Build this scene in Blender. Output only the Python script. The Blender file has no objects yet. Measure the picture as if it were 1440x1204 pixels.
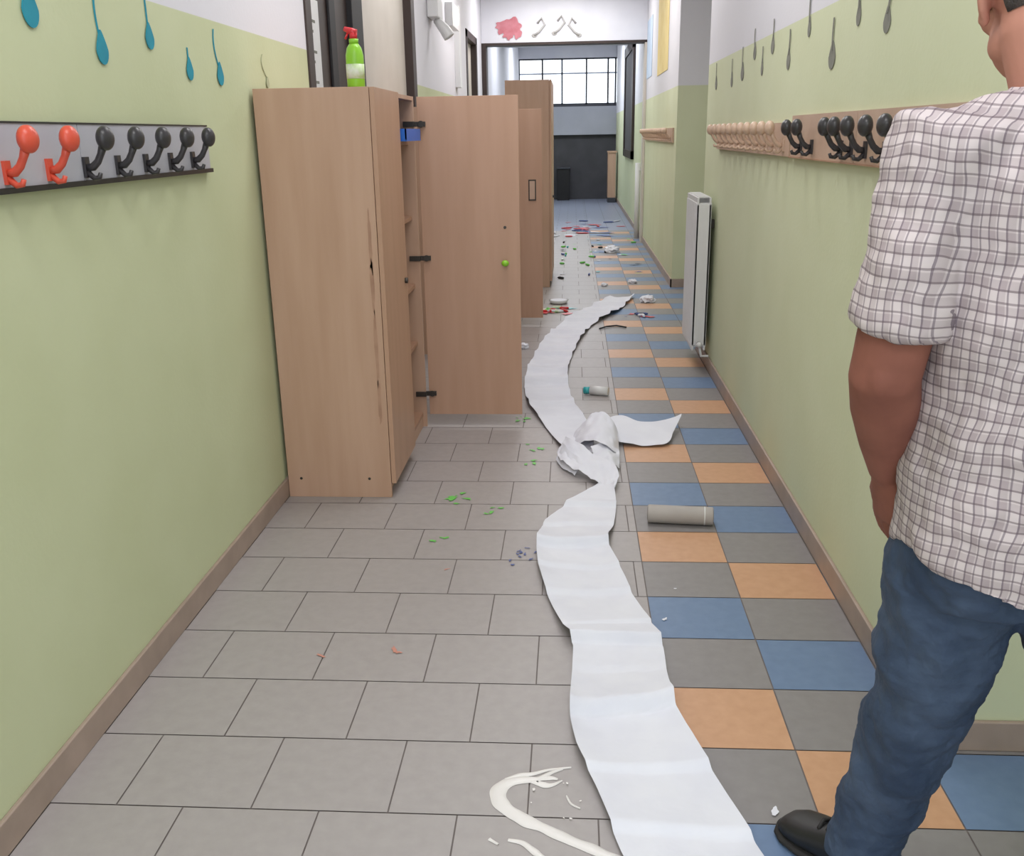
import bpy, bmesh, math, random
from mathutils import Vector, Matrix, noise
random.seed(7)
scn=bpy.context.scene
COL=bpy.context.collection
try:
    scn.view_settings.view_transform='Standard'
    scn.view_settings.look='None'
except Exception: pass

# ---------------------------------------------------------------- materials
def lin(c):
    return tuple(((v/255)/12.92 if v/255<=0.04045 else ((v/255+0.055)/1.055)**2.4) for v in c)+(1,)
def mat(name,c,rough=0.6,c2=None,scale=4,bump=0,bscale=40,metal=0,stretch=(1,1,1),detail=4,spec=0.5,trans=0,alpha=1):
    m=bpy.data.materials.new(name); m.use_nodes=True; nt=m.node_tree; b=nt.nodes['Principled BSDF']
    b.inputs['Roughness'].default_value=rough; b.inputs['Metallic'].default_value=metal
    b.inputs['Specular IOR Level'].default_value=spec
    b.inputs['Transmission Weight'].default_value=trans
    b.inputs['Base Color'].default_value=lin(c)
    tc=nt.nodes.new('ShaderNodeTexCoord'); mp=nt.nodes.new('ShaderNodeMapping'); mp.inputs['Scale'].default_value=stretch
    nt.links.new(tc.outputs['Object'],mp.inputs['Vector'])
    if c2:
        n=nt.nodes.new('ShaderNodeTexNoise'); n.inputs['Scale'].default_value=scale; n.inputs['Detail'].default_value=detail
        nt.links.new(mp.outputs[0],n.inputs['Vector'])
        r=nt.nodes.new('ShaderNodeValToRGB'); r.color_ramp.elements[0].position=0.3; r.color_ramp.elements[1].position=0.7
        r.color_ramp.elements[0].color=lin(c); r.color_ramp.elements[1].color=lin(c2)
        nt.links.new(n.outputs['Fac'],r.inputs[0]); nt.links.new(r.outputs[0],b.inputs['Base Color'])
    if bump:
        n2=nt.nodes.new('ShaderNodeTexNoise'); n2.inputs['Scale'].default_value=bscale
        nt.links.new(mp.outputs[0],n2.inputs['Vector'])
        bp=nt.nodes.new('ShaderNodeBump'); bp.inputs['Strength'].default_value=bump; bp.inputs['Distance'].default_value=0.01
        nt.links.new(n2.outputs['Fac'],bp.inputs['Height']); nt.links.new(bp.outputs[0],b.inputs['Normal'])
    return m
def emis(name,c,s):
    m=bpy.data.materials.new(name); m.use_nodes=True; b=m.node_tree.nodes['Principled BSDF']
    b.inputs['Base Color'].default_value=lin(c); b.inputs['Emission Color'].default_value=lin(c); b.inputs['Emission Strength'].default_value=s
    return m
def wallmat(name,g1,g2,w,split,soft=.001,sc=2.5):
    m=bpy.data.materials.new(name); m.use_nodes=True; nt=m.node_tree; b=nt.nodes['Principled BSDF']
    b.inputs['Roughness'].default_value=0.75; b.inputs['Specular IOR Level'].default_value=0.25
    geo=nt.nodes.new('ShaderNodeNewGeometry'); sep=nt.nodes.new('ShaderNodeSeparateXYZ'); nt.links.new(geo.outputs['Position'],sep.inputs[0])
    gt=nt.nodes.new('ShaderNodeMapRange'); gt.inputs['From Min'].default_value=split-soft; gt.inputs['From Max'].default_value=split+soft; nt.links.new(sep.outputs['Z'],gt.inputs['Value'])
    n=nt.nodes.new('ShaderNodeTexNoise'); n.inputs['Scale'].default_value=sc; n.inputs['Detail'].default_value=6; nt.links.new(geo.outputs['Position'],n.inputs['Vector'])
    r=nt.nodes.new('ShaderNodeValToRGB'); r.color_ramp.elements[0].position=.35; r.color_ramp.elements[1].position=.7
    r.color_ramp.elements[0].color=lin(g1); r.color_ramp.elements[1].color=lin(g2); nt.links.new(n.outputs['Fac'],r.inputs[0])
    mx=nt.nodes.new('ShaderNodeMix'); mx.data_type='RGBA'; nt.links.new(gt.outputs[0],mx.inputs[0]); nt.links.new(r.outputs[0],mx.inputs[6]); mx.inputs[7].default_value=lin(w)
    nt.links.new(mx.outputs[2],b.inputs['Base Color'])
    n2=nt.nodes.new('ShaderNodeTexNoise'); n2.inputs['Scale'].default_value=60; nt.links.new(geo.outputs['Position'],n2.inputs['Vector'])
    bp=nt.nodes.new('ShaderNodeBump'); bp.inputs['Strength'].default_value=.12; bp.inputs['Distance'].default_value=.005
    nt.links.new(n2.outputs['Fac'],bp.inputs['Height']); nt.links.new(bp.outputs[0],b.inputs['Normal'])
    return m

M_wallL=wallmat('paint_wall_left',(197,203,165),(203,209,173),(222,221,228),1.765)
M_wallR=wallmat('paint_wall_right',(205,210,176),(210,215,183),(218,217,222),1.785)
M_white=mat('white_plaster',(228,228,234),.8,(220,220,228),3)
M_ceil=mat('ceiling_paint',(228,229,235),.9,(222,223,230),2)
M_base=mat('skirting_tile',(172,152,140),.45,(156,138,126),9)
M_tg=mat('tile_grey_light',(165,159,158),.42,(159,153,152),30,bump=.03,bscale=90)
M_tg2=mat('tile_grey_dark',(138,134,134),.4,(131,127,127),30)
M_tfar=mat('tile_far_sky_tint',(142,148,168),.38,(134,140,160),30)  # plain far tiles, bluish sky reflection painted into the base colour
M_tb=mat('tile_blue',(108,131,163),.4,(101,124,156),30)
M_to=mat('tile_orange',(201,156,122),.4,(193,148,114),30)
M_grout=mat('grout',(118,110,106),.9,(128,120,116),12)
M_wood=mat('beech_laminate',(194,159,136),.45,(184,148,124),3,stretch=(6,6,.5),detail=6)
M_woodd=mat('beech_laminate_door',(188,150,126),.42,(179,141,116),3,stretch=(6,6,.5),detail=6)
M_stain=mat('worn_edge_stain',(160,122,100),.6,(184,146,122),14)
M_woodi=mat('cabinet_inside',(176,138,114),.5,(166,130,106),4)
M_rail=mat('rail_beech',(196,168,148),.5,(186,156,136),8)
M_railg=mat('rail_grey',(184,184,192),.45,(176,176,186),5)
M_black=mat('black_plastic',(38,38,40),.35)
M_hook=mat('dark_hook_plastic',(54,52,54),.35)
M_orange=mat('orange_plastic',(212,84,62),.35)
M_hookb=mat('beige_hook_plastic',(202,174,152),.4)
M_metal=mat('hinge_metal',(70,66,62),.4,metal=.6)
M_brown=mat('dark_brown_frame',(58,44,40),.5,(48,36,33),5)
M_cream=mat('cream_door',(206,198,188),.5,(198,190,180),4)
M_paper=mat('tissue_paper',(228,229,237),.95,(221,222,232),8,bump=.15,bscale=25,spec=.1)
M_card=mat('cardboard_tube',(176,170,166),.8,(166,160,156),8)
M_cardin=mat('tube_inside',(90,82,76),.9)
M_rad=mat('radiator_enamel',(218,218,218),.35)
M_teal=mat('teal_felt',(22,146,168),.7,(16,132,156),20)
M_dgrey=mat('decal_grey',(136,136,126),.8,(116,116,108),20)
M_out=mat('decal_outline',(172,176,144),.8)
M_note=mat('faded_note_paint',(180,178,176),.8)
M_green=mat('green_paint_spill',(110,196,92),.5)
M_wpaint=mat('white_paint_spill',(226,222,220),.3,bump=.1,bscale=30)
M_bpaint=mat('blue_paint_spill',(84,98,150),.5)
M_rpaint=mat('red_paint_spill',(205,80,86),.5)
M_spink=mat('pink_mark',(200,138,122),.6)
M_lime=mat('lime_plastic',(140,200,50),.35)
M_red=mat('red_plastic',(205,44,50),.35)
M_label=mat('label_white',(226,228,222),.5,(190,214,150),40)
M_bluep=mat('blue_plastic',(24,104,205),.4)
M_tealp=mat('teal_plastic',(60,170,175),.4)
M_darkwall=mat('dark_wall',(78,77,82),.7,(68,67,72),4)
M_beam=mat('beam_grey',(176,178,188),.7,(166,168,178),2)
M_frame=mat('window_frame_dark',(60,62,70),.5)
M_framel=mat('window_frame_light',(176,184,200),.5)
M_yel=mat('poster_yellow',(235,215,150),.7,(224,200,130),6)
M_blu=mat('poster_blue',(180,202,228),.7,(200,214,230),6)
M_pink=mat('butterfly_pink',(210,140,150),.8,(192,112,122),12)
M_lamp=emis('lamp_diffuser',(255,252,245),1.5)
M_dark=mat('dark_box',(26,24,28),.6)
M_face=wallmat('skin_tanned',(140,90,76),(124,78,66),(188,134,116),1.38,soft=.05,sc=14)
M_hair=mat('hair_grey',(92,86,84),.8,(62,57,56),60,bump=.6,bscale=300)
M_jean=mat('denim',(68,84,108),.85,(38,54,78),8,bump=.35,bscale=60,detail=8)
M_shoe=mat('black_leather',(22,22,24),.45)
M_sole=mat('shoe_sole',(40,38,38),.8)
M_eye=mat('eye_white',(235,235,235),.3)
M_lip=mat('lips',(150,84,76),.5)
def shirtmat():
    m=bpy.data.materials.new('check_shirt_cotton'); m.use_nodes=True; nt=m.node_tree; b=nt.nodes['Principled BSDF']; b.inputs['Roughness'].default_value=.9
    b.inputs['Specular IOR Level'].default_value=.15
    geo=nt.nodes.new('ShaderNodeNewGeometry'); n=nt.nodes.new('ShaderNodeTexNoise'); n.inputs['Scale'].default_value=7
    nt.links.new(geo.outputs['Position'],n.inputs['Vector'])
    sc=nt.nodes.new('ShaderNodeVectorMath'); sc.operation='SCALE'; sc.inputs['Scale'].default_value=.03; nt.links.new(n.outputs['Color'],sc.inputs[0])
    ad=nt.nodes.new('ShaderNodeVectorMath'); ad.operation='ADD'; nt.links.new(geo.outputs['Position'],ad.inputs[0]); nt.links.new(sc.outputs[0],ad.inputs[1])
    sp=nt.nodes.new('ShaderNodeSeparateXYZ'); nt.links.new(ad.outputs[0],sp.inputs[0])
    def mth(op,a,bv):
        k=nt.nodes.new('ShaderNodeMath'); k.operation=op
        for i,v in enumerate((a,bv)):
            if isinstance(v,(int,float)): k.inputs[i].default_value=v
            else: nt.links.new(v,k.inputs[i])
        return k.outputs[0]
    u=mth('SUBTRACT',sp.outputs['X'],mth('MULTIPLY',sp.outputs['Y'],.75))
    u=mth('ADD',u,mth('MULTIPLY',sp.outputs['Z'],-.06))
    v=mth('ADD',sp.outputs['Z'],mth('MULTIPLY',sp.outputs['X'],.12))
    def line(x,per,w,off):
        mo=mth('FRACT',mth('DIVIDE',mth('ADD',x,10+off),per),0)
        return mth('LESS_THAN',mo,w)
    def mix(fac,a,bcol):
        k=nt.nodes.new('ShaderNodeMix'); k.data_type='RGBA'; nt.links.new(fac,k.inputs[0])
        if isinstance(a,tuple): k.inputs[6].default_value=a
        else: nt.links.new(a,k.inputs[6])
        k.inputs[7].default_value=bcol; return k.outputs[2]
    A=mth('MULTIPLY',mth('ADD',line(u,.029,.42,0),line(v,.030,.42,0)),.38)
    c=mix(A,lin((204,193,193)),lin((158,144,147)))
    c=mix(mth('MULTIPLY',line(u,.0145,.18,0),.6),c,lin((96,84,98)))
    c=mix(mth('MULTIPLY',line(v,.0150,.18,0),.6),c,lin((102,88,94)))
    nt.links.new(c,b.inputs['Base Color'])
    return m
M_shirt=shirtmat()

# ---------------------------------------------------------------- builder
class B:
    def __init__(s): s.bm=bmesh.new(); s.mats=[]
    def mi(s,m):
        if m not in s.mats: s.mats.append(m)
        return s.mats.index(m)
    def face(s,pts,m):
        vs=[s.bm.verts.new(p) for p in pts]; f=s.bm.faces.new(vs); f.material_index=s.mi(m); return f
    def box(s,x0,x1,y0,y1,z0,z1,m):
        P=[(x0,y0,z0),(x1,y0,z0),(x1,y1,z0),(x0,y1,z0),(x0,y0,z1),(x1,y0,z1),(x1,y1,z1),(x0,y1,z1)]
        v=[s.bm.verts.new(p) for p in P]; k=s.mi(m)
        for q in ((0,3,2,1),(4,5,6,7),(0,1,5,4),(1,2,6,5),(2,3,7,6),(3,0,4,7)):
            s.bm.faces.new([v[i] for i in q]).material_index=k
    def rings(s,rs,m,cap=True,smooth=True):
        k=s.mi(m); R=[[s.bm.verts.new(p) for p in r] for r in rs]; n=len(R[0])
        for a,b in zip(R,R[1:]):
            for i in range(n):
                f=s.bm.faces.new((a[i],a[(i+1)%n],b[(i+1)%n],b[i])); f.material_index=k; f.smooth=smooth
        if cap:
            f=s.bm.faces.new(R[0][::-1]); f.material_index=k
            f=s.bm.faces.new(R[-1]); f.material_index=k
    def tube(s,pts,rad,m,n=14,flat=1.0,ref=None,cap=True):
        pts=[Vector(p) for p in pts]
        if not isinstance(rad,(list,tuple)): rad=[rad]*len(pts)
        out=[]; ref=Vector(ref) if ref else None
        prev=None
        for i,p in enumerate(pts):
            t=(pts[min(i+1,len(pts)-1)]-pts[max(i-1,0)]).normalized()
            if prev is None:
                r=ref or (Vector((1,0,0)) if abs(t.x)<.8 else Vector((0,1,0)))
            else: r=prev
            r=(r-t*r.dot(t)).normalized(); prev=r; q=t.cross(r)
            rr=rad[i]; ra,rb=(rr if isinstance(rr,tuple) else (rr,rr*flat))
            out.append([p+r*math.cos(2*math.pi*j/n)*ra+q*math.sin(2*math.pi*j/n)*rb for j in range(n)])
        s.rings(out,m,cap)
    def ball(s,c,r,m,R=None,n=20,l=12):
        c=Vector(c); r=(r,r,r) if not isinstance(r,tuple) else r
        out=[]
        for i in range(1,l):
            th=math.pi*i/l
            ring=[]
            for j in range(n):
                ph=2*math.pi*j/n
                p=Vector((r[0]*math.sin(th)*math.cos(ph),r[1]*math.sin(th)*math.sin(ph),-r[2]*math.cos(th)))
                if R: p=R@p
                ring.append(c+p)
            out.append(ring)
        s.rings(out,m)
    def done(s,name,parent=None,bevel=0,smooth=False,recalc=True):
        if recalc: bmesh.ops.recalc_face_normals(s.bm,faces=s.bm.faces)
        me=bpy.data.meshes.new(name); s.bm.to_mesh(me); s.bm.free()
        for m in s.mats: me.materials.append(m)
        if smooth:
            for p in me.polygons: p.use_smooth=True
        o=bpy.data.objects.new(name,me); COL.objects.link(o)
        if parent: o.parent=parent
        if bevel:
            b=o.modifiers.new('b','BEVEL'); b.width=bevel; b.segments=2; b.limit_method='ANGLE'
        return o
def empty(name):
    e=bpy.data.objects.new(name,None); COL.objects.link(e); return e

# ---------------------------------------------------------------- room shell
XL=-1.165; XR=.835; XF=.925; ZC=3.2; YE=21.4
b=B(); b.face([(XL-.1,-2.5,-.003),(2.0,-2.5,-.003),(2.0,YE+1.5,-.003),(XL-.1,YE+1.5,-.003)],M_grout)
g=.0018; P=.254; Y0=2.179; XJ=.238
def tile(x0,x1,y0,y1,m):
    if x1-x0>.008: b.face([(x0+g,y0+g,0),(x1-g,y0+g,0),(x1-g,y1-g,0),(x0+g,y1-g,0)],m)
for r in range(-18,82):
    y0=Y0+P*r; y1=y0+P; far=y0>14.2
    x=-.397 if r%2==0 else -.548
    while x>XL: x-=.303
    while x<XJ-.001:
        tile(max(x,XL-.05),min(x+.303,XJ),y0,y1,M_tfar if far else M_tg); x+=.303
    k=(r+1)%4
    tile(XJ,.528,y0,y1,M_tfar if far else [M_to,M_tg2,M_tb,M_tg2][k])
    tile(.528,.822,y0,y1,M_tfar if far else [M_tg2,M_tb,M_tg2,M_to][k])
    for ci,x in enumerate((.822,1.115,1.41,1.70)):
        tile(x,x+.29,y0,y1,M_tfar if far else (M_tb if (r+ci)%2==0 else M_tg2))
b.done('floor',recalc=False)
def box(name,x0,x1,y0,y1,z0,z1,m,bevel=0):
    q=B(); q.box(x0,x1,y0,y1,z0,z1,m); return q.done(name,bevel=bevel)
for i,(ya,yb,za) in enumerate(((-2.5,4.35,0),(4.35,7.37,2.5),(7.37,10.9,0),(10.9,12.1,2.5),(12.1,YE,0))):
    box('wall_left' if i==0 else 'wall_left.%03d'%i,XL-.15,XL,ya,yb,za,ZC,M_wallL)
q=B(); q.box(XR,1.8,1.95,6.25,0,ZC,M_wallR); q.done('wall_right')
q=B(); q.box(1.8,1.95,-2.5,8.9,0,ZC,M_wallR); q.done('wall_right_recess')
q=B(); q.box(XF,1.95,8.9,YE,0,ZC,M_wallR); q.done('wall_right_far')
q=B()
q.box(XL-.15,1.95,YE,YE+.2,0,1.36,M_darkwall); q.box(XL-.15,1.95,YE-.12,YE+.2,1.36,1.94,M_beam)
q.box(XL-.15,1.95,YE,YE+.2,1.94,1.98,M_frame); q.box(XL-.15,1.95,YE,YE+.2,2.92,ZC,M_white)
q.done('wall_end')
q=B()
for x in (-1.16,-.66,-.24,.28,.74,.90): q.box(x-.018,x+.018,YE+.02,YE+.08,1.98,2.92,M_frame)
q.box(XL,XF,YE+.02,YE+.08,2.89,2.92,M_frame); q.box(XL,XF,YE+.02,YE+.08,1.98,2.01,M_frame)
q.box(XL,XF,YE+.03,YE+.06,2.60,2.63,M_framel)
q.done('window_1')
q=B(); q.box(-.34,-.08,YE-.35,YE-.02,0,.66,M_dark); q.box(-.36,-.06,YE-.37,YE-.02,.66,.69,M_frame); q.done('low_dark_cupboard',bevel=.005)
q=B(); q.box(.72,.88,YE-1.2,YE-.8,.1,1.0,M_wood); q.box(.72,.88,YE-1.2,YE-.8,0,.1,M_frame); q.box(.71,.90,YE-1.22,YE-.78,1.0,1.03,M_wood); q.done('small_wood_stand')
box('ceiling',XL-.15,1.95,-2.5,YE+.2,ZC,ZC+.15,M_ceil)
q=B(); q.box(XL+.002,XF-.002,12.75,12.95,2.5,ZC,M_white); q.box(XL+.002,XF-.002,12.74,12.96,2.47,2.5,M_brown)
q.box(XL+.002,XL+.06,12.74,12.96,0,2.47,M_brown); q.box(XF-.03,XF-.002,12.74,12.96,0,2.47,M_cream); q.done('trim_header')
q=B(); q.box(XL+.002,XF-.002,17.0,17.15,2.80,ZC,M_white); q.done('trim_header_far')
box('baseboard_left',XL,XL+.012,-2.5,4.30,0,.078,M_base,.003)
box('baseboard_left_far',XL,XL+.012,7.45,10.85,0,.078,M_base)
q=B(); q.box(XR-.012,XR,1.938,6.25,0,.078,M_base); q.box(XR-.012,1.8,1.938,1.95,0,.078,M_base); q.done('baseboard_right',bevel=.003)
q=B(); q.box(XF-.012,XF,8.888,YE,0,.078,M_base); q.box(XF-.012,1.8,8.888,8.9,0,.078,M_base); q.done('baseboard_right_far')
q=B(); x0,x1=XL-.13,XL+.008
q.box(x0,x1,4.352,4.45,0,2.498,M_brown); q.box(x0,x1,7.22,7.368,0,2.498,M_brown); q.box(x0,x1,4.352,7.368,2.42,2.498,M_brown)
q.box(x0,XL-.03,5.45,5.72,0,2.42,M_dark)
q.box(XL-.10,XL-.06,4.45,5.46,0,2.42,M_brown)
q.box(XL-.10,XL-.05,5.72,7.22,0,2.42,M_cream); q.box(XL-.05,XL-.04,5.9,7.05,.2,1.1,M_cream); q.box(XL-.05,XL-.02,5.82,5.86,1.0,1.14,M_metal)
q.box(XL-.06,XL-.045,5.0,5.12,0,2.42,M_dark)
q.done('door_1',bevel=.004)
q=B(); q.box(XL-.058,XL-.056,4.52,4.82,1.55,2.02,M_rad)
for k in range(9): q.box(XL-.0555,XL-.0545,4.58,4.70+.05*math.sin(k*2.1),1.60+.045*k,1.612+.045*k,M_dgrey)
q.done('door_notice_sheet')
q=B(); q.box(x0,x1,10.902,11.02,0,2.498,M_brown); q.box(x0,x1,11.98,12.098,0,2.498,M_brown); q.box(x0,x1,10.902,12.098,2.42,2.498,M_brown); q.box(XL-.1,XL-.06,11.02,11.98,0,2.42,M_cream)
q.box(XL-.06,XL-.02,11.85,11.9,1.0,1.1,M_metal)
q.done('door_2')
q=B(); xa=XF-.002; q.box(XF-.04,xa,15.0,15.25,1.0,2.75,M_brown); q.box(XF-.04,xa,17.3,17.5,1.0,2.75,M_brown); q.box(XF-.04,xa,15.0,17.5,2.6,2.75,M_brown); q.box(XF-.04,xa,15.0,17.5,1.0,1.12,M_brown); q.box(XF-.02,xa,15.25,17.3,1.12,2.6,M_darkwall); q.done('window_2')
q=B(); q.tube([(XF-.05,13.25,0),(XF-.05,13.25,.5),(XF-.05,13.25,1.0)],.035,M_rad); q.box(XF-.05,XF-.002,13.22,13.28,.9,.93,M_rad); q.done('white_pipe')

for i,(yy,e) in enumerate(((-1.2,28),(1.2,26),(3.9,26),(6.6,26),(9.4,30),(11.9,28),(14.8,42),(18.8,48))):  # unseen ceiling fixtures, added to light the corridor evenly
    q=B(); q.box(-.75,.45,yy-.16,yy+.16,ZC-.07,ZC-.0,M_rad); q.box(-.72,.42,yy-.13,yy+.13,ZC-.085,ZC-.07,M_lamp)
    o=q.done('added_fill_lamp' if i==0 else 'added_fill_lamp.%03d'%i,bevel=.004)
    L=bpy.data.lights.new('fill_light','AREA'); L.shape='RECTANGLE'; L.size=1.3; L.size_y=.6; L.energy=e; L.color=(1,.985,.98) if i<6 else (.88,.93,1)
    lo=bpy.data.objects.new('fill_light',L); COL.objects.link(lo); lo.parent=o; lo.location=(-.15,yy,ZC-.1)
w=bpy.data.worlds.new('world'); scn.world=w; w.use_nodes=True
bg=w.node_tree.nodes['Background']; bg.inputs[0].default_value=(.88,.94,1,1); bg.inputs[1].default_value=2.4

# ---------------------------------------------------------------- coat hooks
def hook(q,sx,xw,y,m,k=1.0):
    def p(d,z,dy=0): return (xw+sx*d,y+dy,z)
    q.box(min(xw,xw+sx*.007),max(xw,xw+sx*.007),y-.011,y+.011,1.318,1.365,m)
    q.tube([p(.004,1.340),p(.020,1.342),p(.033,1.354),p(.042,1.370),p(.050,1.388)],[.0085,.0095,.0085,.008,.010],m,n=12)
    q.tube([p(.004,1.330),p(.020,1.316),p(.032,1.318),p(.036,1.328)],[.008,.0065,.006,.005],m,n=10)
    q.ball(p(.058,1.406),(.019,.027,.028),m,n=20,l=14)
def boards(q,x0,x1,y0,y1,z0,z1,m,step):
    y=y0
    while y<y1-.01:
        q.box(x0,x1,y+.002,min(y+step,y1)-.002,z0,z1,m); y+=step
q=B(); boards(q,XL+.001,XL+.016,.55,3.03,1.312,1.438,M_railg,.835); q.box(XL+.001,XL+.022,.55,3.035,1.300,1.312,M_black); q.box(XL+.001,XL+.018,.55,3.03,1.438,1.442,M_black)
for i in range(14):
    hook(q,1,XL+.016,1.905+.163*(i-7),M_orange if i<=8 else M_hook)
q.done('coat_hook_rail',bevel=0)
q=B(); boards(q,XR-.018,XR-.001,2.05,3.76,1.303,1.448,M_rail,.85); boards(q,XR-.018,XR-.001,3.77,5.66,1.300,1.425,M_rail,.95); q.box(XR-.022,XR-.001,2.05,3.76,1.298,1.303,M_woodi)
for y in (2.14,2.30,2.46,2.62,2.79,2.93,3.04,3.41,3.57): hook(q,-1,XR-.018,y,M_hook)
for i in range(11): hook(q,-1,XR-.018,3.87+.165*i,M_hookb)
q.done('coat_hook_rail.001')
q=B(); boards(q,XF-.018,XF-.001,9.1,12.6,1.300,1.43,M_rail,.9)
for i in range(16): hook(q,-1,XF-.018,9.2+.215*i,M_hookb)
q.done('coat_hook_rail.002')

# ---------------------------------------------------------------- wall decals
def drop(name,xw,sx,y,z,m,s=1,stem=.09,lean=0,wy=1,sw=.003):
    q=B(); x=xw+sx*.003
    pts=[]
    for i in range(24):
        t=2*math.pi*i/24; rr=.026*s
        yy=rr*wy*math.sin(t)*(1 if math.cos(t)<0 else (1-.55*max(0,math.cos(t)))); zz=rr*1.15*math.cos(t)*(1.35 if math.cos(t)>0 else 1)
        pts.append((x,y+yy,z+zz))
    q.face(pts,m)
    n=6
    for i in range(n):
        a=i/n; c=(i+1)/n
        f=lambda t:lean*math.sin(t*2.4)
        q.face([(x,y-sw+f(a),z+.02+stem*a),(x,y+sw+f(a),z+.02+stem*a),(x,y+sw+f(c),z+.02+stem*c),(x,y-sw+f(c),z+.02+stem*c)],m)
    o=q.done(name,recalc=False); sm=o.modifiers.new('s','SOLIDIFY'); sm.thickness=.002; return o
D=[(2.118,1.672,1.25,.10,.0),(2.425,1.615,1.15,.10,-.01),(2.714,1.668,1.0,.08,0),(2.978,1.600,.95,.045,0),(3.237,1.600,1.05,.12,-.03)]
for i,(y,z,s,st,l) in enumerate(D): drop('teal_drop_decal'+('' if i==0 else '.%03d'%i),XL,1,y,z,M_teal,s,st,l)
drop('outline_drop_decal',XL,1,3.74,1.60,M_out,.6,.08,-.05)
random.seed(11)
D=[(4.70,1.74),(4.29,1.735),(3.964,1.655),(3.652,1.74),(3.308,1.62),(3.04,1.715),(2.765,1.67),(5.90,1.66),(5.33,1.65),(5.01,1.67),(4.5,1.66)]
for i,(y,z) in enumerate(D): drop('grey_key_decal'+('' if i==0 else '.%03d'%i),XR,-1,y,z,M_dgrey,.95+.3*random.random(),.06+.04*random.random(),random.uniform(-.015,.015),random.uniform(.8,1.5),.005)
box('blue_poster',XF-.005,XF-.002,11.9,12.7,2.03,2.7,M_blu); box('yellow_poster',XF-.005,XF-.002,9.9,11.1,1.98,2.75,M_yel)
q=B(); q.box(XL+.001,XL+.09,8.05,8.35,2.3,2.45,M_rad); q.tube([(XL+.05,8.2,2.3),(XL+.12,8.2,2.22),(XL+.16,8.2,2.16)],[.03,.045,.05],M_rad); q.done('wall_alarm_lamp',bevel=.01)
q=B(); q.box(XL+.001,XL+.07,9.2,9.7,2.35,2.55,M_rad); q.box(XL+.07,XL+.075,9.25,9.65,2.4,2.5,M_lamp); q.done('emergency_light',bevel=.01)
q=B(); q.box(XL+.001,XL+.05,9.85,10.0,1.85,2.6,M_rad); q.done('cable_trunking')
q=B()
def blob(q,cx,cy,cz,rx,rz,m,axis='y',seed=0,n=26,amp=.25,ang=0):
    pts=[]
    for i in range(n):
        t=2*math.pi*i/n; k=1+amp*noise.noise(Vector((math.cos(t)*1.6+seed*3.1,math.sin(t)*1.6,seed)))*2
        a=rx*k*math.cos(t); c=rz*k*math.sin(t); a,c=a*math.cos(ang)-c*math.sin(ang),a*math.sin(ang)+c*math.cos(ang)
        pts.append((cx+a,cy,cz+c) if axis=='y' else (cx+a,cy+c,cz))
    q.face(pts,m)
for j,(dx,dz,rx,rz) in enumerate(((-.08,.04,.10,.07),(.06,.03,.09,.08),(-.02,-.05,.07,.06),(.09,-.05,.06,.06))): blob(q,-.80+dx,12.742-.001*j,2.66+dz,rx,rz,M_pink,seed=dx*10,amp=.45)
q.done('butterfly_decoration',recalc=False)
for i,(xx,dz,sg) in enumerate(((-.45,0,1),(-.20,.02,1),(0.03,-.01,-1))):
    q=B()
    q.tube([(xx,12.745,2.72+dz),(xx+.05*sg,12.742,2.78+dz),(xx+.09*sg,12.742,2.70+dz),(xx+.02*sg,12.742,2.62+dz),(xx-.04*sg,12.742,2.58+dz)],.014,M_note,n=8); q.ball((xx-.04*sg,12.745,2.58+dz),(.035,.006,.025),M_note)
    q.done('music_note_decoration'+('' if i==0 else '.%03d'%i))

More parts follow.
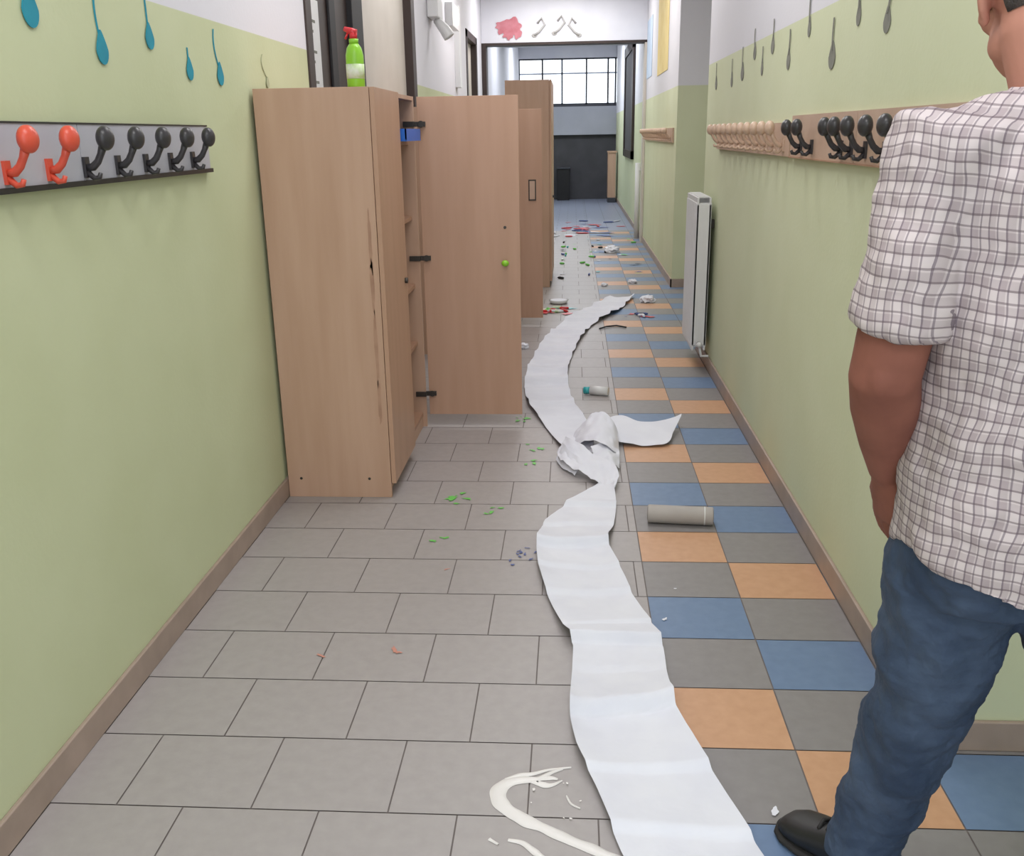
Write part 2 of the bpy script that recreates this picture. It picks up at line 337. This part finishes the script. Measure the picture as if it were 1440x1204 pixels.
# ---------------------------------------------------------------- cabinets
def cabinet(name,y0,y1,zt,xf=-.727,xb=XL+.014,xtip=-.25,handle='key',openfar=True,stain=False):
    q=B(); t=.018; ym=(y0+y1)/2
    q.box(xb,xf-.002,y0,y0+t,0,zt,M_wood); q.box(xb,xf-.002,y1-t,y1,0,zt,M_wood)
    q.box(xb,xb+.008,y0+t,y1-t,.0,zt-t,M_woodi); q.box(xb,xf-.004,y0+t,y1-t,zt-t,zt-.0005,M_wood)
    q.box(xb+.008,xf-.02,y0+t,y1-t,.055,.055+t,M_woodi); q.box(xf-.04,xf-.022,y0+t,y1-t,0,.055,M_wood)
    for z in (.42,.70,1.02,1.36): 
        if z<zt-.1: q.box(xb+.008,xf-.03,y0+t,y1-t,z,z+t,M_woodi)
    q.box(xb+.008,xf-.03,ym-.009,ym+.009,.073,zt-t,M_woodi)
    q.box(xf,xf+t,y0+.001,ym-.002,.06,zt-.001,M_woodd)
    yd=y1
    if stain:
        for (zz,ss,k) in ((1.02,.12,1),(.86,.10,2),(.62,.14,3),(.40,.08,4)):
            pts=[]
            for i in range(20):
                a=2*math.pi*i/20; r=1+.5*noise.noise(Vector((math.cos(a)*2,math.sin(a)*2,k*3.3)))
                pts.append((xf-.03+.007*r*math.cos(a),y0-.0006,zz+ss*r*math.sin(a)))
            q.face(pts,M_stain)
    if openfar:
        q.box(xf+.012,xtip,yd-.001,yd+t-.001,.06,zt-.001,M_woodd)
        for z in (.17,.84,zt-.12):
            q.box(xf-.05,xf+.002,y1-t-.012,y1-t,z-.012,z+.012,M_metal); q.box(xf-.004,xf+.05,y1-.014,y1-.001,z-.011,z+.011,M_metal)
            q.tube([(xf+.03,y1-.012,z),(xf+.03,y1-.018,z)],.015,M_metal)
        xk=xtip-.07
        if handle=='key':
            q.tube([(xk,yd-.001,.815),(xk,yd-.02,.815)],.009,M_metal); q.ball((xk,yd-.03,.815),(.018,.012,.015),M_lime); q.tube([(xk,yd,.98),(xk,yd-.004,.98)],.007,M_metal)
        else:
            q.box(xk-.03,xk+.025,yd-.006,yd,.93,1.08,M_metal); q.box(xk-.022,xk+.017,yd-.009,yd-.006,.94,1.07,M_rail)
    else:
        q.box(xf,xf+t,ym+.002,y1-.001,.06,zt-.001,M_woodd)
    q.tube([(xf+t,ym-.06,.815),(xf+t+.012,ym-.06,.815)],.012,M_metal)
    for dx in (-.37,-.09): q.tube([(xf+dx,y0,.08),(xf+dx,y0-.002,.08)],.006,M_metal,n=8)
    return q.done(name,bevel=.0015)
cabinet('storage_cabinet',3.515,4.50,1.57,stain=True)
cabinet('storage_cabinet.001',6.10,7.08,1.57,xtip=-.225,handle='slot')
cabinet('storage_cabinet.002',8.95,9.95,1.86,xf=-.215,xb=-.615,openfar=False)

q=B(); z=1.5705; cx,cy=-.79,3.60
q.tube([(cx,cy,z),(cx,cy,z+.005),(cx,cy,z+.11),(cx,cy,z+.135),(cx,cy,z+.15)],[.030,.032,.032,.026,.016],M_lime,n=24)
q.tube([(cx,cy,z+.03),(cx,cy,z+.08)],.0328,M_label,n=24)
q.tube([(cx,cy,z+.15),(cx,cy,z+.165)],.017,M_lime); q.tube([(cx,cy,z+.165),(cx,cy,z+.185)],.014,M_red)
q.tube([(cx+.012,cy,z+.185),(cx-.005,cy,z+.190),(cx-.032,cy,z+.200)],[.012,.013,.008],M_red)
q.tube([(cx-.02,cy,z+.185),(cx-.03,cy,z+.165)],.004,M_red)
q.done('spray_bottle',smooth=False)
q=B(); ta,tb,ya,yb,zz=-1.0,-.690,4.04,4.42,1.3785
q.box(ta,tb,ya,yb,zz,zz+.006,M_bluep); q.box(tb-.006,tb,ya,yb,zz+.006,zz+.05,M_bluep); q.box(ta,ta+.006,ya,yb,zz+.006,zz+.05,M_bluep); q.box(ta,tb,ya,ya+.006,zz+.006,zz+.05,M_bluep); q.box(ta,tb,yb-.006,yb,zz+.006,zz+.05,M_bluep)
q.done('blue_tray')
q=B()
for i in range(8):
    yy=4.06+.045*i; hh=.06+.05*random.random()
    q.tube([(-.79-.03*(i%2),yy,1.0385),(-.79-.03*(i%2),yy,1.0385+hh)],.016,[M_red,M_label,M_dark,M_tealp][i%4],n=12)
q.done('craft_supplies')
q=B()
for i in range(5):
    q.box(-1.05,-.80,4.08+.06*i,4.125+.06*i,.7185,.88+.03*(i%3),[M_label,M_dark,M_cream,M_woodi,M_paper][i])
q.done('school_books')

# ---------------------------------------------------------------- radiator
q=B()
ry0,ry1=5.63,6.13
n=11
q.box(XR-.115,XR-.105,ry0,ry1,.13,1.03,M_rad)
q.box(XR-.045,XR-.035,ry0,ry1,.13,1.03,M_rad)
for i in range(n):
    y=ry0+.02+(ry1-ry0-.04)*i/(n-1); q.box(XR-.119,XR-.031,y-.013,y+.013,.15,1.0,M_rad)
q.box(XR-.115,XR-.035,ry0,ry0+.006,.16,.99,M_rad)
for k in range(10):
    y=ry0+.02+k*.046; q.box(XR-.108,XR-.042,y,y+.03,1.028,1.036,M_rad)
q.tube([(XR-.075,ry0-.03,.17),(XR-.075,ry0,.17)],.014,M_metal); q.tube([(XR-.075,ry0-.025,.17),(XR-.06,ry0-.025,.10),(XR-.016,ry0-.025,.10)],.008,M_rad); q.ball((XR-.075,ry0-.03,.17),.018,M_rad)
q.box(XR-.035,XR-.001,ry0+.08,ry0+.11,.85,.9,M_metal); q.box(XR-.035,XR-.001,ry0+.4,ry0+.43,.85,.9,M_metal)
q.done('radiator',bevel=.002)

# ---------------------------------------------------------------- paper strip
def crv(p0,p1,p2,p3,t): return .5*((2*p1)+(-p0+p2)*t+(2*p0-5*p1+4*p2-p3)*t*t+(-p0+3*p1-3*p2+p3)*t**3)
def ribbon(q,secs,zf,m,sub=6,nx=10,smooth=True,lin_=False):
    S=[(Vector(l if len(l)==3 else (*l,0)),Vector(r if len(r)==3 else (*r,0))) for l,r in secs]
    rows=[]; N=len(S)
    for i in range(N-1):
        for k in range(sub):
            t=k/sub; ids=[max(i-1,0),i,i+1,min(i+2,N-1)]
            L=crv(*[S[j][0] for j in ids],t); R=crv(*[S[j][1] for j in ids],t)
            if lin_: L=L.lerp(S[i][0].lerp(S[i+1][0],t),.6); R=R.lerp(S[i][1].lerp(S[i+1][1],t),.6)
            rows.append((L,R,i+t))
    rows.append((S[-1][0],S[-1][1],N-1))
    V=[]
    for L,R,s in rows:
        row=[]
        for j in range(nx+1):
            u=j/nx; p=L.lerp(R,u); p.z=max(.0045,p.z)+zf(p,u,s); row.append(q.bm.verts.new(p))
        V.append(row)
    k=q.mi(m)
    for a,c in zip(V,V[1:]):
        for j in range(nx):
            f=q.bm.faces.new((a[j],a[j+1],c[j+1],c[j])); f.material_index=k; f.smooth=smooth
q=B()
FOLDS=[(1.46,.010,.02),(1.64,.016,-.05),(1.83,.014,.06),(2.055,.040,.20),(2.25,.008,-.05),(2.395,.034,-.03),(2.47,.026,.12),(2.70,.010,.05),(2.87,.010,-.08),(3.045,.036,.02),(3.24,.012,.10),(3.42,.020,-.10)]
for kk in range(20): FOLDS.append((4.62+.235*kk,(.006+.020*abs(math.sin(kk*1.9))) if kk!=3 else .04,.1*math.sin(kk*2.7)))
def z1(p,u,s):
    z=0
    for y,h,sk in FOLDS:
        d=p.y-(y+sk*(p.x-.1))
        if -.022<d<=0: z=max(z,h*(1+d/.022))
        elif 0<d<.19: z=max(z,h*(1-d/.19)**1.2)
    return z+.003*(1+noise.noise(Vector((p.x*9,p.y*6,2))))+.0035*abs(noise.noise(Vector((p.x*20+p.y*9,p.y*7,4))))+.009*abs(2*u-1)**4*(1+math.sin(p.y*7))
A=[((.20,1.20),(.475,1.21)),((.16,1.38),(.44,1.39)),((.101,1.565),(.383,1.578)),((.058,1.743),(.333,1.766)),((.012,1.89),(.292,1.92)),((-.004,2.02),(.252,2.12)),((.004,2.36),(.258,2.36)),((-.03,2.46),(.236,2.47)),((-.085,2.70),(.19,2.67)),((-.115,2.88),(.159,2.85)),((-.124,3.03),(.127,3.05)),((-.100,3.26),(.158,3.25)),((-.03,3.42),(.172,3.42)),((.06,3.55,.012),(.17,3.53,.022)),((.115,3.62,.02),(.165,3.60,.03))]
ribbon(q,A,z1,M_paper,sub=24,nx=18,lin_=True)
A2=[((.02,4.02,.02),(.09,3.95,.03)),((-.05,4.12,.02),(.10,4.12,.05)),((-.09,4.28,.01),(.10,4.30,.02)),((-.16,4.55),(.07,4.55)),((-.241,4.871),(.005,4.872)),((-.275,5.2),(-.02,5.2)),((-.278,5.492),(-.030,5.491)),((-.265,5.85),(-.02,5.75)),((-.235,6.2),(.0,6.05)),((-.16,6.75),(.06,6.55)),((-.07,7.18),(.14,7.0)),((.06,7.6),(.26,7.35)),((.19,7.95),(.38,7.65)),((.33,8.28),(.546,8.34))]
ribbon(q,A2,z1,M_paper,sub=20,nx=12,lin_=True)
def zc(a,f): 
    return lambda p,u,s: abs(a*noise.noise(Vector((p.x*f,p.y*f,s*1.3))))+a*.5*abs(math.sin(u*7+s*3))
ribbon(q,[((.00,4.28,.01),(.01,4.10,.015)),((.06,4.33,.07),(.06,4.02,.07)),((.12,4.36,.11),(.13,3.93,.09)),((.18,4.30,.10),(.18,3.92,.06)),((.215,4.22,.05),(.21,3.98,.015))],zc(.014,13),M_paper,sub=8,nx=14)
ribbon(q,[((-.07,4.02,.02),(-.03,4.08,.07)),((-.055,3.90,.03),(.03,3.97,.08)),((.00,3.78,.03),(.09,3.88,.06)),((.07,3.70,.02),(.165,3.80,.05)),((.12,3.60,.015),(.195,3.70,.035)),((.13,3.54,.01),(.175,3.60,.012))],zc(.014,16),M_paper,sub=8,nx=10)
ribbon(q,[((.08,3.95,.07),(.11,3.84,.02)),((.15,3.96,.08),(.17,3.80,.03)),((.21,3.98,.04),(.205,3.84,.01))],zc(.014,18),M_paper,sub=7,nx=10)
ribbon(q,[((-.075,3.96,.006),(-.04,3.99,.07)),((-.045,3.86,.006),(.0,3.89,.06)),((.01,3.76,.006),(.05,3.80,.05))],zc(.01,20),M_paper,sub=7,nx=8)
def z2(p,u,s): return .006*noise.noise(Vector((p.x*14,p.y*14,5)))+.004
ribbon(q,[((.17,4.45,.05),(.17,4.20,.03)),((.24,4.47,.06),(.23,4.17,.02)),((.33,4.42,.045),(.34,4.16,.008)),((.43,4.42,.05),(.44,4.18,.010)),((.50,4.46,.055),(.485,4.32,.03)),((.54,4.50,.06),(.535,4.47,.055))],z2,M_paper,sub=8,nx=10)
o=q.done('paper_towel_strip',recalc=False)

# ---------------------------------------------------------------- floor litter
q=B(); a=Vector((.283,3.285,.035)); c=Vector((.522,3.262,.035))
q.tube([a,a.lerp(c,.02),a.lerp(c,.5),a.lerp(c,.98),c],[.030,.034,.034,.034,.032],M_card,n=28)
d=(c-a).normalized(); q.tube([c,c+d*.001],.026,M_cardin,n=24); q.tube([a-d*.001,a],.024,M_cardin,n=24)
q.tube([a.lerp(c,.86),a.lerp(c,.88)],.0343,M_rad,n=28)
q.done('cardboard_tube')
q=B(); q.tube([(.10,5.09,.026),(.20,5.06,.026)],[.026,.024],M_rad,n=18); q.tube([(.065,5.10,.022),(.10,5.09,.024)],[.020,.02],M_tealp,n=16); q.done('small_glue_bottle')
random.seed(21)
def floorsplat(name,items,z=.0025):
    q=B()
    for it in items:
        x,y,rx,ry,m=it[:5]; blob(q,x,y,z+random.random()*.0008,rx,ry,m,axis='z',seed=random.random()*20,amp=.55,ang=random.random()*3)
    return q.done(name,recalc=False)
it=[]
for cx,cy,n,sp in ((-.472,3.50,10,.045),(-.314,3.356,4,.03),(-.504,3.129,2,.03),(-.187,3.904,3,.03),(-.16,4.131,6,.03),(-.26,4.632,9,.04)):
    for i in range(n):
        x=cx+random.gauss(0,sp*.7); y=cy+random.gauss(0,sp); s=.003+.006*random.random()
        it.append((min(max(x,-.66),-.1),y,s*2.0,s,M_green))
floorsplat('green_paint_spatter',it)
it=[(-.159+random.gauss(0,.03),2.99+random.gauss(0,.03),.010,.0035,M_bpaint) for i in range(10)]+[(-.2,2.90,.006,.006,M_bpaint)]
floorsplat('blue_paint_spatter',it)
floorsplat('red_chalk_marks',[(-.503,2.337,.018,.005,M_spink),(-.49,2.325,.010,.005,M_spink),(-.708,2.30,.016,.004,M_spink),(-.42,2.86,.012,.003,M_spink)])
floorsplat('white_paper_flecks',[(.279,2.539,.010,.007,M_paper),(.438,1.709,.013,.006,M_paper),(.33,2.74,.005,.004,M_paper)])
q=B()
st=[(-.02,1.832),(-.045,1.818),(-.075,1.795),(-.11,1.792),(-.145,1.778),(-.163,1.745),(-.150,1.705),(-.11,1.668),(-.06,1.636),(0,1.603),(.06,1.572),(.12,1.540),(.20,1.49)]
wd=[.003,.005,.008,.013,.018,.019,.018,.016,.014,.013,.012,.010,.008]
def stroke(q,st,wd,z,m,sub=8,na=.25):
    P=[Vector(p) for p in st]; pts=[]; N=len(P)
    for i in range(N-1):
        ids=[max(i-1,0),i,i+1,min(i+2,N-1)]
        for k in range(sub):
            t=k/sub; pts.append((crv(*[P[j] for j in ids],t),wd[i]*(1-t)+wd[i+1]*t))
    pts.append((P[-1],wd[-1])); VL=[];VR=[]
    for i,(p,ww) in enumerate(pts):
        d=(pts[min(i+1,len(pts)-1)][0]-pts[max(i-1,0)][0]).normalized(); nn=Vector((-d.y,d.x))
        wa=ww*(1+na*noise.noise(Vector((p.x*25,p.y*25,0)))); wb=ww*(1+na*noise.noise(Vector((p.x*25,p.y*25,5))))
        VL.append((q.bm.verts.new((*(p+nn*wa),.001)),q.bm.verts.new((*(p+nn*wa*.6),z))))
        VR.append((q.bm.verts.new((*(p-nn*wb),.001)),q.bm.verts.new((*(p-nn*wb*.6),z))))
    k=q.mi(m)
    for i in range(len(pts)-1):
        seq=[VR[i][0],VR[i][1],VL[i][1],VL[i][0]]; sq=[VR[i+1][0],VR[i+1][1],VL[i+1][1],VL[i+1][0]]
        for j in range(3):
            f=q.bm.faces.new((seq[j],sq[j],sq[j+1],seq[j+1])); f.material_index=k; f.smooth=True
stroke(q,st,wd,.0035,M_wpaint,na=.4)
for s_,w_ in (([(-.15,1.79),(-.12,1.805),(-.09,1.812),(-.05,1.828),(.0,1.838)],[.004,.008,.006,.004,.002]),([(-.09,1.785),(-.06,1.775),(-.04,1.778),(-.02,1.79)],[.006,.008,.006,.002]),([(-.08,1.79),(-.05,1.80),(-.03,1.795)],[.004,.007,.003]),([(-.01,1.74),(.0,1.715),(.02,1.70)],[.0015,.003,.0015]),([(-.13,1.60),(-.10,1.59),(-.07,1.565),(-.05,1.55)],[.004,.007,.009,.003]),([(-.17,1.60),(-.15,1.585)],[.004,.003])):
    stroke(q,s_,w_,.003,M_wpaint,na=.6)
random.seed(3)
for i in range(8):
    x=-.13+.18*random.random(); y=1.79-.14*random.random()
    s=.0012+.002*random.random()**2; blob(q,x,y,.003,s*1.6,s,M_wpaint,axis='z',seed=i,amp=.2,ang=random.random()*3,n=14)
q.done('white_paint_spill',recalc=False)
def crumple(name,x,y,r,m,sq=.6):
    q=B(); bm=bmesh.new(); bmesh.ops.create_icosphere(bm,subdivisions=3,radius=1); k=q.mi(m)
    vs={}
    for v in bm.verts:
        s=1+.45*noise.noise(v.co*1.9+Vector((x*9,y*3,0)))+.15*noise.noise(v.co*5+Vector((x,y,3)))
        p=v.co*s*r; p.z=max(p.z*sq,-r*sq*.6); vs[v]=q.bm.verts.new((x+p.x,y+p.y,p.z+r*sq*.6+.001))
    for f in bm.faces: q.bm.faces.new([vs[v] for v in f.verts]).material_index=k
    bm.free(); return q.done(name)
for i,(x,y,r) in enumerate(((-.335,6.28,.035),(.472,11.63,.085),(.639,8.09,.06),(.583,9.17,.04),(.30,9.0,.03))):
    crumple('crumpled_paper_ball'+('' if i==0 else '.%03d'%i),x,y,r,M_paper)
def litter(name,cx,cy,n,sx,sy,cols,s=.03,lim=None):
    q=B()
    for i in range(n):
        x=cx+random.gauss(0,sx); y=cy+random.gauss(0,sy)
        if lim: x=min(max(x,lim[0]),lim[1]); y=min(max(y,lim[2]),lim[3])+random.uniform(0,.1)
        a=random.random()*3.1; l=s*(.5+random.random())
        d=Vector((math.cos(a),math.sin(a),0)); p=Vector((x,y,.012))
        if i%2: q.tube([p-d*l,p-d*l*.6,p+d*l*.6,p+d*l],[.006,.011,.011,.005],random.choice(cols),n=10)
        else: blob(q,x,y,.003+i*.0003,l,l*.5,random.choice(cols),axis='z',seed=i,amp=.5,ang=a)
    return q.done(name)
CL=[M_red,M_paper,M_green,M_tealp,M_label,M_dark,M_red]
litter('scattered_paint_tubes',-.14,7.60,24,.06,.11,CL,.05,(-.26,-.04,7.4,7.8))
litter('scattered_paint_tubes.001',.53,7.5,8,.04,.08,[M_red,M_dark,M_paper,M_bpaint],.035)
litter('scattered_art_scraps',.15,11.3,44,.32,1.1,[M_paper,M_bpaint,M_green,M_dark,M_tealp,M_green],.035,(-.12,.8,9.4,13.0))
litter('scattered_art_scraps.001',.25,14.6,32,.28,.7,[M_rpaint,M_bpaint,M_rpaint,M_paper],.10,(-.3,.75,13.4,16.5))
q=B(); q.tube([(.20,6.90,.009),(.25,6.98,.009),(.33,7.02,.009),(.40,6.95,.009)],.006,M_dark,n=8); q.done('black_cord')
q=B(); q.tube([(-.12,8.05,.004),(-.12,8.05,.03)],[.07,.085],M_rad,n=24); q.tube([(-.12,8.05,.03),(-.12,8.05,.033)],[.085,.06],M_paper,n=24); q.done('white_plastic_dish')

# ---------------------------------------------------------------- man
man=empty('man')
yaw=math.radians(14)
TC=Vector((.685,1.375,0))
def TR(x,y,z):
    return Vector((TC.x+x*math.cos(yaw)-y*math.sin(yaw),TC.y+x*math.sin(yaw)+y*math.cos(yaw),z))
def ell(z,rx,ry,ox=0,oy=0,n=40,p=2.4,zf=None):
    out=[]
    for i in range(n):
        t=2*math.pi*i/n; c,s=math.cos(t),math.sin(t)
        x=rx*math.copysign(abs(c)**(2/p),c); y=ry*math.copysign(abs(s)**(2/p),s)
        out.append(TR(x+ox,y+oy,z+(zf(c,s) if zf else 0)))
    return out
SL=TR(-.205,0,1.375); SR=TR(.205,0,1.375)
EL=Vector((.446,1.335,1.060)); WL=Vector((.503,1.45,.875))
ER=TR(.275,.0,1.07); WR=TR(.27,.10,.83)
hy=math.radians(-8); HC=Vector((.640,1.430,1.568))
HR=Matrix.Rotation(hy,3,'Z')@Matrix.Rotation(math.radians(-14),3,'X')
def H(x,y,z): return HC+HR@Vector((x,y,z))
def remesh(o,vox,sm=4,smf=.5):
    r=o.modifiers.new('r','REMESH'); r.mode='VOXEL'; r.voxel_size=vox; r.use_smooth_shade=True
    s=o.modifiers.new('s','SMOOTH'); s.iterations=sm; s.factor=smf
q=B()
q.ball(H(0,-.015,.025),(.075,.094,.092),M_face,HR); q.ball(H(0,.022,-.045),(.063,.068,.066),M_face,HR)
q.ball(H(0,.062,-.085),(.028,.026,.026),M_face,HR); q.ball(H(0,.055,.035),(.058,.042,.026),M_face,HR)
q.tube([H(0,.085,.028),H(0,.102,.005),H(0,.114,-.015),H(0,.095,-.022)],[.009,.012,.016,.012],M_face,n=12)
q.ball(H(0,.083,-.047),(.024,.014,.012),M_face,HR)
for sx in (-1,1):
    q.ball(H(.046*sx,.050,-.012),(.024,.028,.022),M_face,HR); q.ball(H(.050*sx,.010,-.060),(.018,.030,.024),M_face,HR)
    RE=HR@Matrix.Rotation(math.radians(26*sx),3,'Z')
    q.ball(H(.083*sx,-.014,-.002),(.008,.021,.033),M_face,RE); q.ball(H(.079*sx,-.004,-.030),(.008,.010,.012),M_face,RE)
    q.tube([H(.082*sx,.004,.02),H(.091*sx,-.012,.031),H(.093*sx,-.030,.018),H(.088*sx,-.030,-.010),H(.080*sx,-.012,-.034)],.0045,M_face,n=8)
NB=TR(0,-.01,1.43)
q.tube([H(0,-.03,-.01),H(0,-.028,-.05),H(0,-.028,-.09).lerp(NB,.3),NB,TR(0,0,1.38)],[.060,.065,.068,.070,.08],M_face,n=24)
q.rings([ell(.90,.14,.10),ell(1.1,.15,.105),ell(1.3,.165,.105),ell(1.38,.15,.09),ell(1.42,.08,.06)],M_face)
def arm(S,E,W,k=1):
    m1=S.lerp(E,.5); f1=E.lerp(W,.28); f2=E.lerp(W,.65)
    q.tube([S,m1,E.lerp(S,.14),E,f1,f2,W],[.053*k,.051*k,.048*k,.047*k,.047*k,.038*k,(.027,.033)],M_face,n=20)
    q.ball(E+Vector((-.012,-.03,0)),(.022,.02,.028),M_face)
arm(SL,EL,WL,1.06); arm(SR,ER,WR)
def hand(W,dirn,side,thumb,curl,ln=1):
    dirn=Vector(dirn).normalized(); side=Vector(side); side=(side-dirn*side.dot(dirn)).normalized()
    q.tube([W-dirn*.01,W+dirn*.02,W+dirn*.055,W+dirn*.088],[(.028,.020),(.036,.019),(.041,.016),(.040,.013)],M_face,n=18,ref=side)
    for i,(o,l) in enumerate(((.030,.070),(.010,.080),(-.011,.074),(-.031,.058))):
        k=W+dirn*(.085-.004*abs(i-1))+side*o*thumb
        c=Vector(curl)
        p1=k+(dirn*.92+c*.25).normalized()*l*.45; p2=p1+(dirn*.75+c*.6).normalized()*l*.32; p3=p2+(dirn*.45+c*.85).normalized()*l*.26
        q.tube([k-dirn*.03,k,p1,p2,p3],[.009,.0100,.0092,.0085,.0065],M_face,n=10)
    c=Vector(curl); t0=W+dirn*.025+side*.022*thumb; t1=t0+(dirn*.6+side*.7*thumb+c*.3).normalized()*.035; t2=t1+(dirn*.9+side*.35*thumb+c*.3).normalized()*.032; t3=t2+(dirn*.95+c*.35).normalized()*.024
    q.tube([t0,t1,t2,t3],[.013,.0125,.011,.008],M_face,n=10)
hand(WL,(.16,.06,-.97),(-.25,.97,0),1,(.8,.0,-.1))
hand(WR,(-.05,.25,-.95),(-.2,.95,.2),1,(-.8,.1,0))
o=q.done('body_skin',man,smooth=True); remesh(o,.0045,3)
q=B()
for sx in (-1,1):
    q.ball(H(.031*sx,.082,.012),(.013,.010,.010),M_eye,HR,n=12,l=8); q.ball(H(.031*sx,.0905,.012),(.0055,.003,.0055),M_dark,HR,n=10,l=6)
    q.tube([H(.014*sx,.098,.034),H(.032*sx,.096,.040),H(.050*sx,.080,.034)],[.004,.005,.003],M_hair,n=8)
q.tube([H(-.022,.088,-.050),H(0,.097,-.049),H(.022,.088,-.050)],[.003,.006,.003],M_lip,n=8)
q.done('eyes_brows_lips',man,smooth=True)
q=B(); n=48;l=28; G={}
for i in range(l+1):
    th=math.pi*i/l
    for j in range(n):
        ph=2*math.pi*j/n; x,y,z=.0795*math.sin(th)*math.cos(ph),.0985*math.sin(th)*math.sin(ph),.0965*math.cos(th)
        G[i,j]=(x,y-.015,z+.025)
for i in range(l):
    for j in range(n):
        c=[G[i,j],G[i+1,j],G[i+1,(j+1)%n],G[i,(j+1)%n]]
        mx=sum(p[0] for p in c)/4; my=sum(p[1] for p in c)/4; mz=sum(p[2] for p in c)/4
        lim=-.035 if my<-.045 else (.022 if my<.004 else (-.010 if my<.040 else .07))
        if mz>lim: q.face([H(*p) for p in c],M_hair).smooth=True
bmesh.ops.remove_doubles(q.bm,verts=q.bm.verts,dist=.0005)
o=q.done('hair',man,smooth=True); s=o.modifiers.new('so','SOLIDIFY'); s.thickness=.009; s.offset=0
tx=bpy.data.textures.new('cloth_folds','CLOUDS'); tx.noise_scale=.13; tx.noise_depth=3
tx2=bpy.data.textures.new('denim_folds','CLOUDS'); tx2.noise_scale=.08; tx2.noise_depth=3
q=B()
hem=lambda c,s: -.035*(s*s)+.03*c*c
q.rings([ell(.765,.190,.140,zf=hem),ell(.80,.190,.142,zf=lambda c,s:hem(c,s)*.6),ell(.88,.188,.142,oy=.005),ell(.98,.184,.140,oy=.008),ell(1.10,.182,.130),ell(1.22,.192,.128),ell(1.32,.202,.122,oy=-.003),ell(1.38,.185,.108,oy=-.004),ell(1.425,.13,.085,oy=-.004),ell(1.452,.085,.075,oy=-.004),ell(1.462,.070,.070)],M_shirt)
q.rings([ell(1.425,.088,.084,oy=-.003,p=2),ell(1.45,.089,.087,oy=-.003,p=2,zf=lambda c,s:-.012*s),ell(1.474,.084,.083,oy=-.001,p=2,zf=lambda c,s:-.02*s),ell(1.480,.070,.072,p=2,zf=lambda c,s:-.02*s)],M_shirt)
def sleeve(S,E,sg):
    d=(E-S).normalized()
    q.tube([TR(.10*sg,0,1.37),TR(.155*sg,0,1.372),S,S+d*.07,S+d*.15,S+d*.225,S+d*.245],[.070,.072,.070,.071,.069,.068,.067],M_shirt,n=26)
sleeve(SL,EL,-1); sleeve(SR,ER,1)
o=q.done('check_shirt',man,smooth=True); remesh(o,.006,4)
d=o.modifiers.new('d','DISPLACE'); d.texture=tx; d.strength=.045; d.mid_level=.5; d.texture_coords='GLOBAL'
q=B()
HL=Vector((.618,1.385,.84)); KL=Vector((.602,1.435,.49)); AL=Vector((.560,1.520,.085))
HRp=Vector((.775,1.385,.84)); KR=Vector((.845,1.33,.48)); AR=Vector((.88,1.20,.105))
q.rings([ell(.98,.165,.115),ell(.90,.172,.122),ell(.82,.180,.130),ell(.76,.175,.125),ell(.70,.150,.10)],M_jean)
def leg(Hp,K,A):
    q.tube([Hp+Vector((0,0,.04)),Hp-Vector((0,0,.04)),Hp.lerp(K,.45),Hp.lerp(K,.85),K,K.lerp(A,.3),K.lerp(A,.65),A,A-Vector((0,0,.03))],[.10,.113,.106,.092,.085,.080,.071,.065,.065],M_jean,n=26)
leg(HL,KL,AL); leg(HRp,KR,AR)
o=q.done('jeans',man,smooth=True); remesh(o,.006,4)
d=o.modifiers.new('d','DISPLACE'); d.texture=tx2; d.strength=.036; d.mid_level=.5; d.texture_coords='GLOBAL'
def shoe(A,dirv):
    q=B(); dv=Vector(dirv).normalized(); sd=Vector((dv.y,-dv.x,0)); base=Vector((A.x,A.y,0))-dv*.085
    def ring(t,w,z0,z1,n=20,pw=2.6):
        c=base+dv*t; out=[]
        for i in range(n):
            a=2*math.pi*i/n; cc,s=math.cos(a),math.sin(a)
            x=w*math.copysign(abs(cc)**(2/pw),cc); z=(z0+z1)/2+(z1-z0)/2*math.copysign(abs(s)**(2/pw),s)
            out.append(c+sd*x+Vector((0,0,z)))
        return out
    q.rings([ring(0,.022,.012,.07),ring(.012,.034,.012,.095),ring(.05,.038,.012,.105),ring(.10,.039,.012,.10),ring(.15,.044,.012,.085),ring(.20,.049,.012,.066),ring(.235,.046,.012,.054),ring(.258,.034,.012,.042),ring(.268,.016,.014,.03)],M_shoe)
    q.rings([ring(-.004,.026,.0005,.02),ring(.012,.040,.0005,.02),ring(.10,.043,.0005,.02),ring(.20,.053,.0005,.02),ring(.24,.050,.0005,.02),ring(.265,.036,.0005,.02),ring(.275,.016,.0005,.02)],M_sole)
    for t in (.13,.15,.17): q.tube([base+dv*t-sd*.022+Vector((0,0,.092-(t-.13)*.4)),base+dv*(t+.005)+Vector((0,0,.098-(t-.13)*.4)),base+dv*t+sd*.022+Vector((0,0,.092-(t-.13)*.4))],.004,M_sole,n=8)
    q.done('shoe',man,smooth=True)
shoe(AL,(-.62,.78,0)); shoe(AR,(-.15,.98,0))

# ---------------------------------------------------------------- camera
f=1320.0; a=-0.003
Yc=Vector((86,415,-f)).normalized(); c=(86+415*a)/f
Xc=Vector((1,a,c)).normalized(); Zc=Xc.cross(Yc)
cd=bpy.data.cameras.new('camera'); cam=bpy.data.objects.new('camera',cd); COL.objects.link(cam)
cam.matrix_world=Matrix.Translation((0,0,1.4))@Matrix((Xc,Yc,Zc)).to_4x4()
cd.sensor_fit='HORIZONTAL'; cd.sensor_width=36; cd.lens=f/1440*36; cd.clip_start=.02; cd.clip_end=200
scn.camera=cam
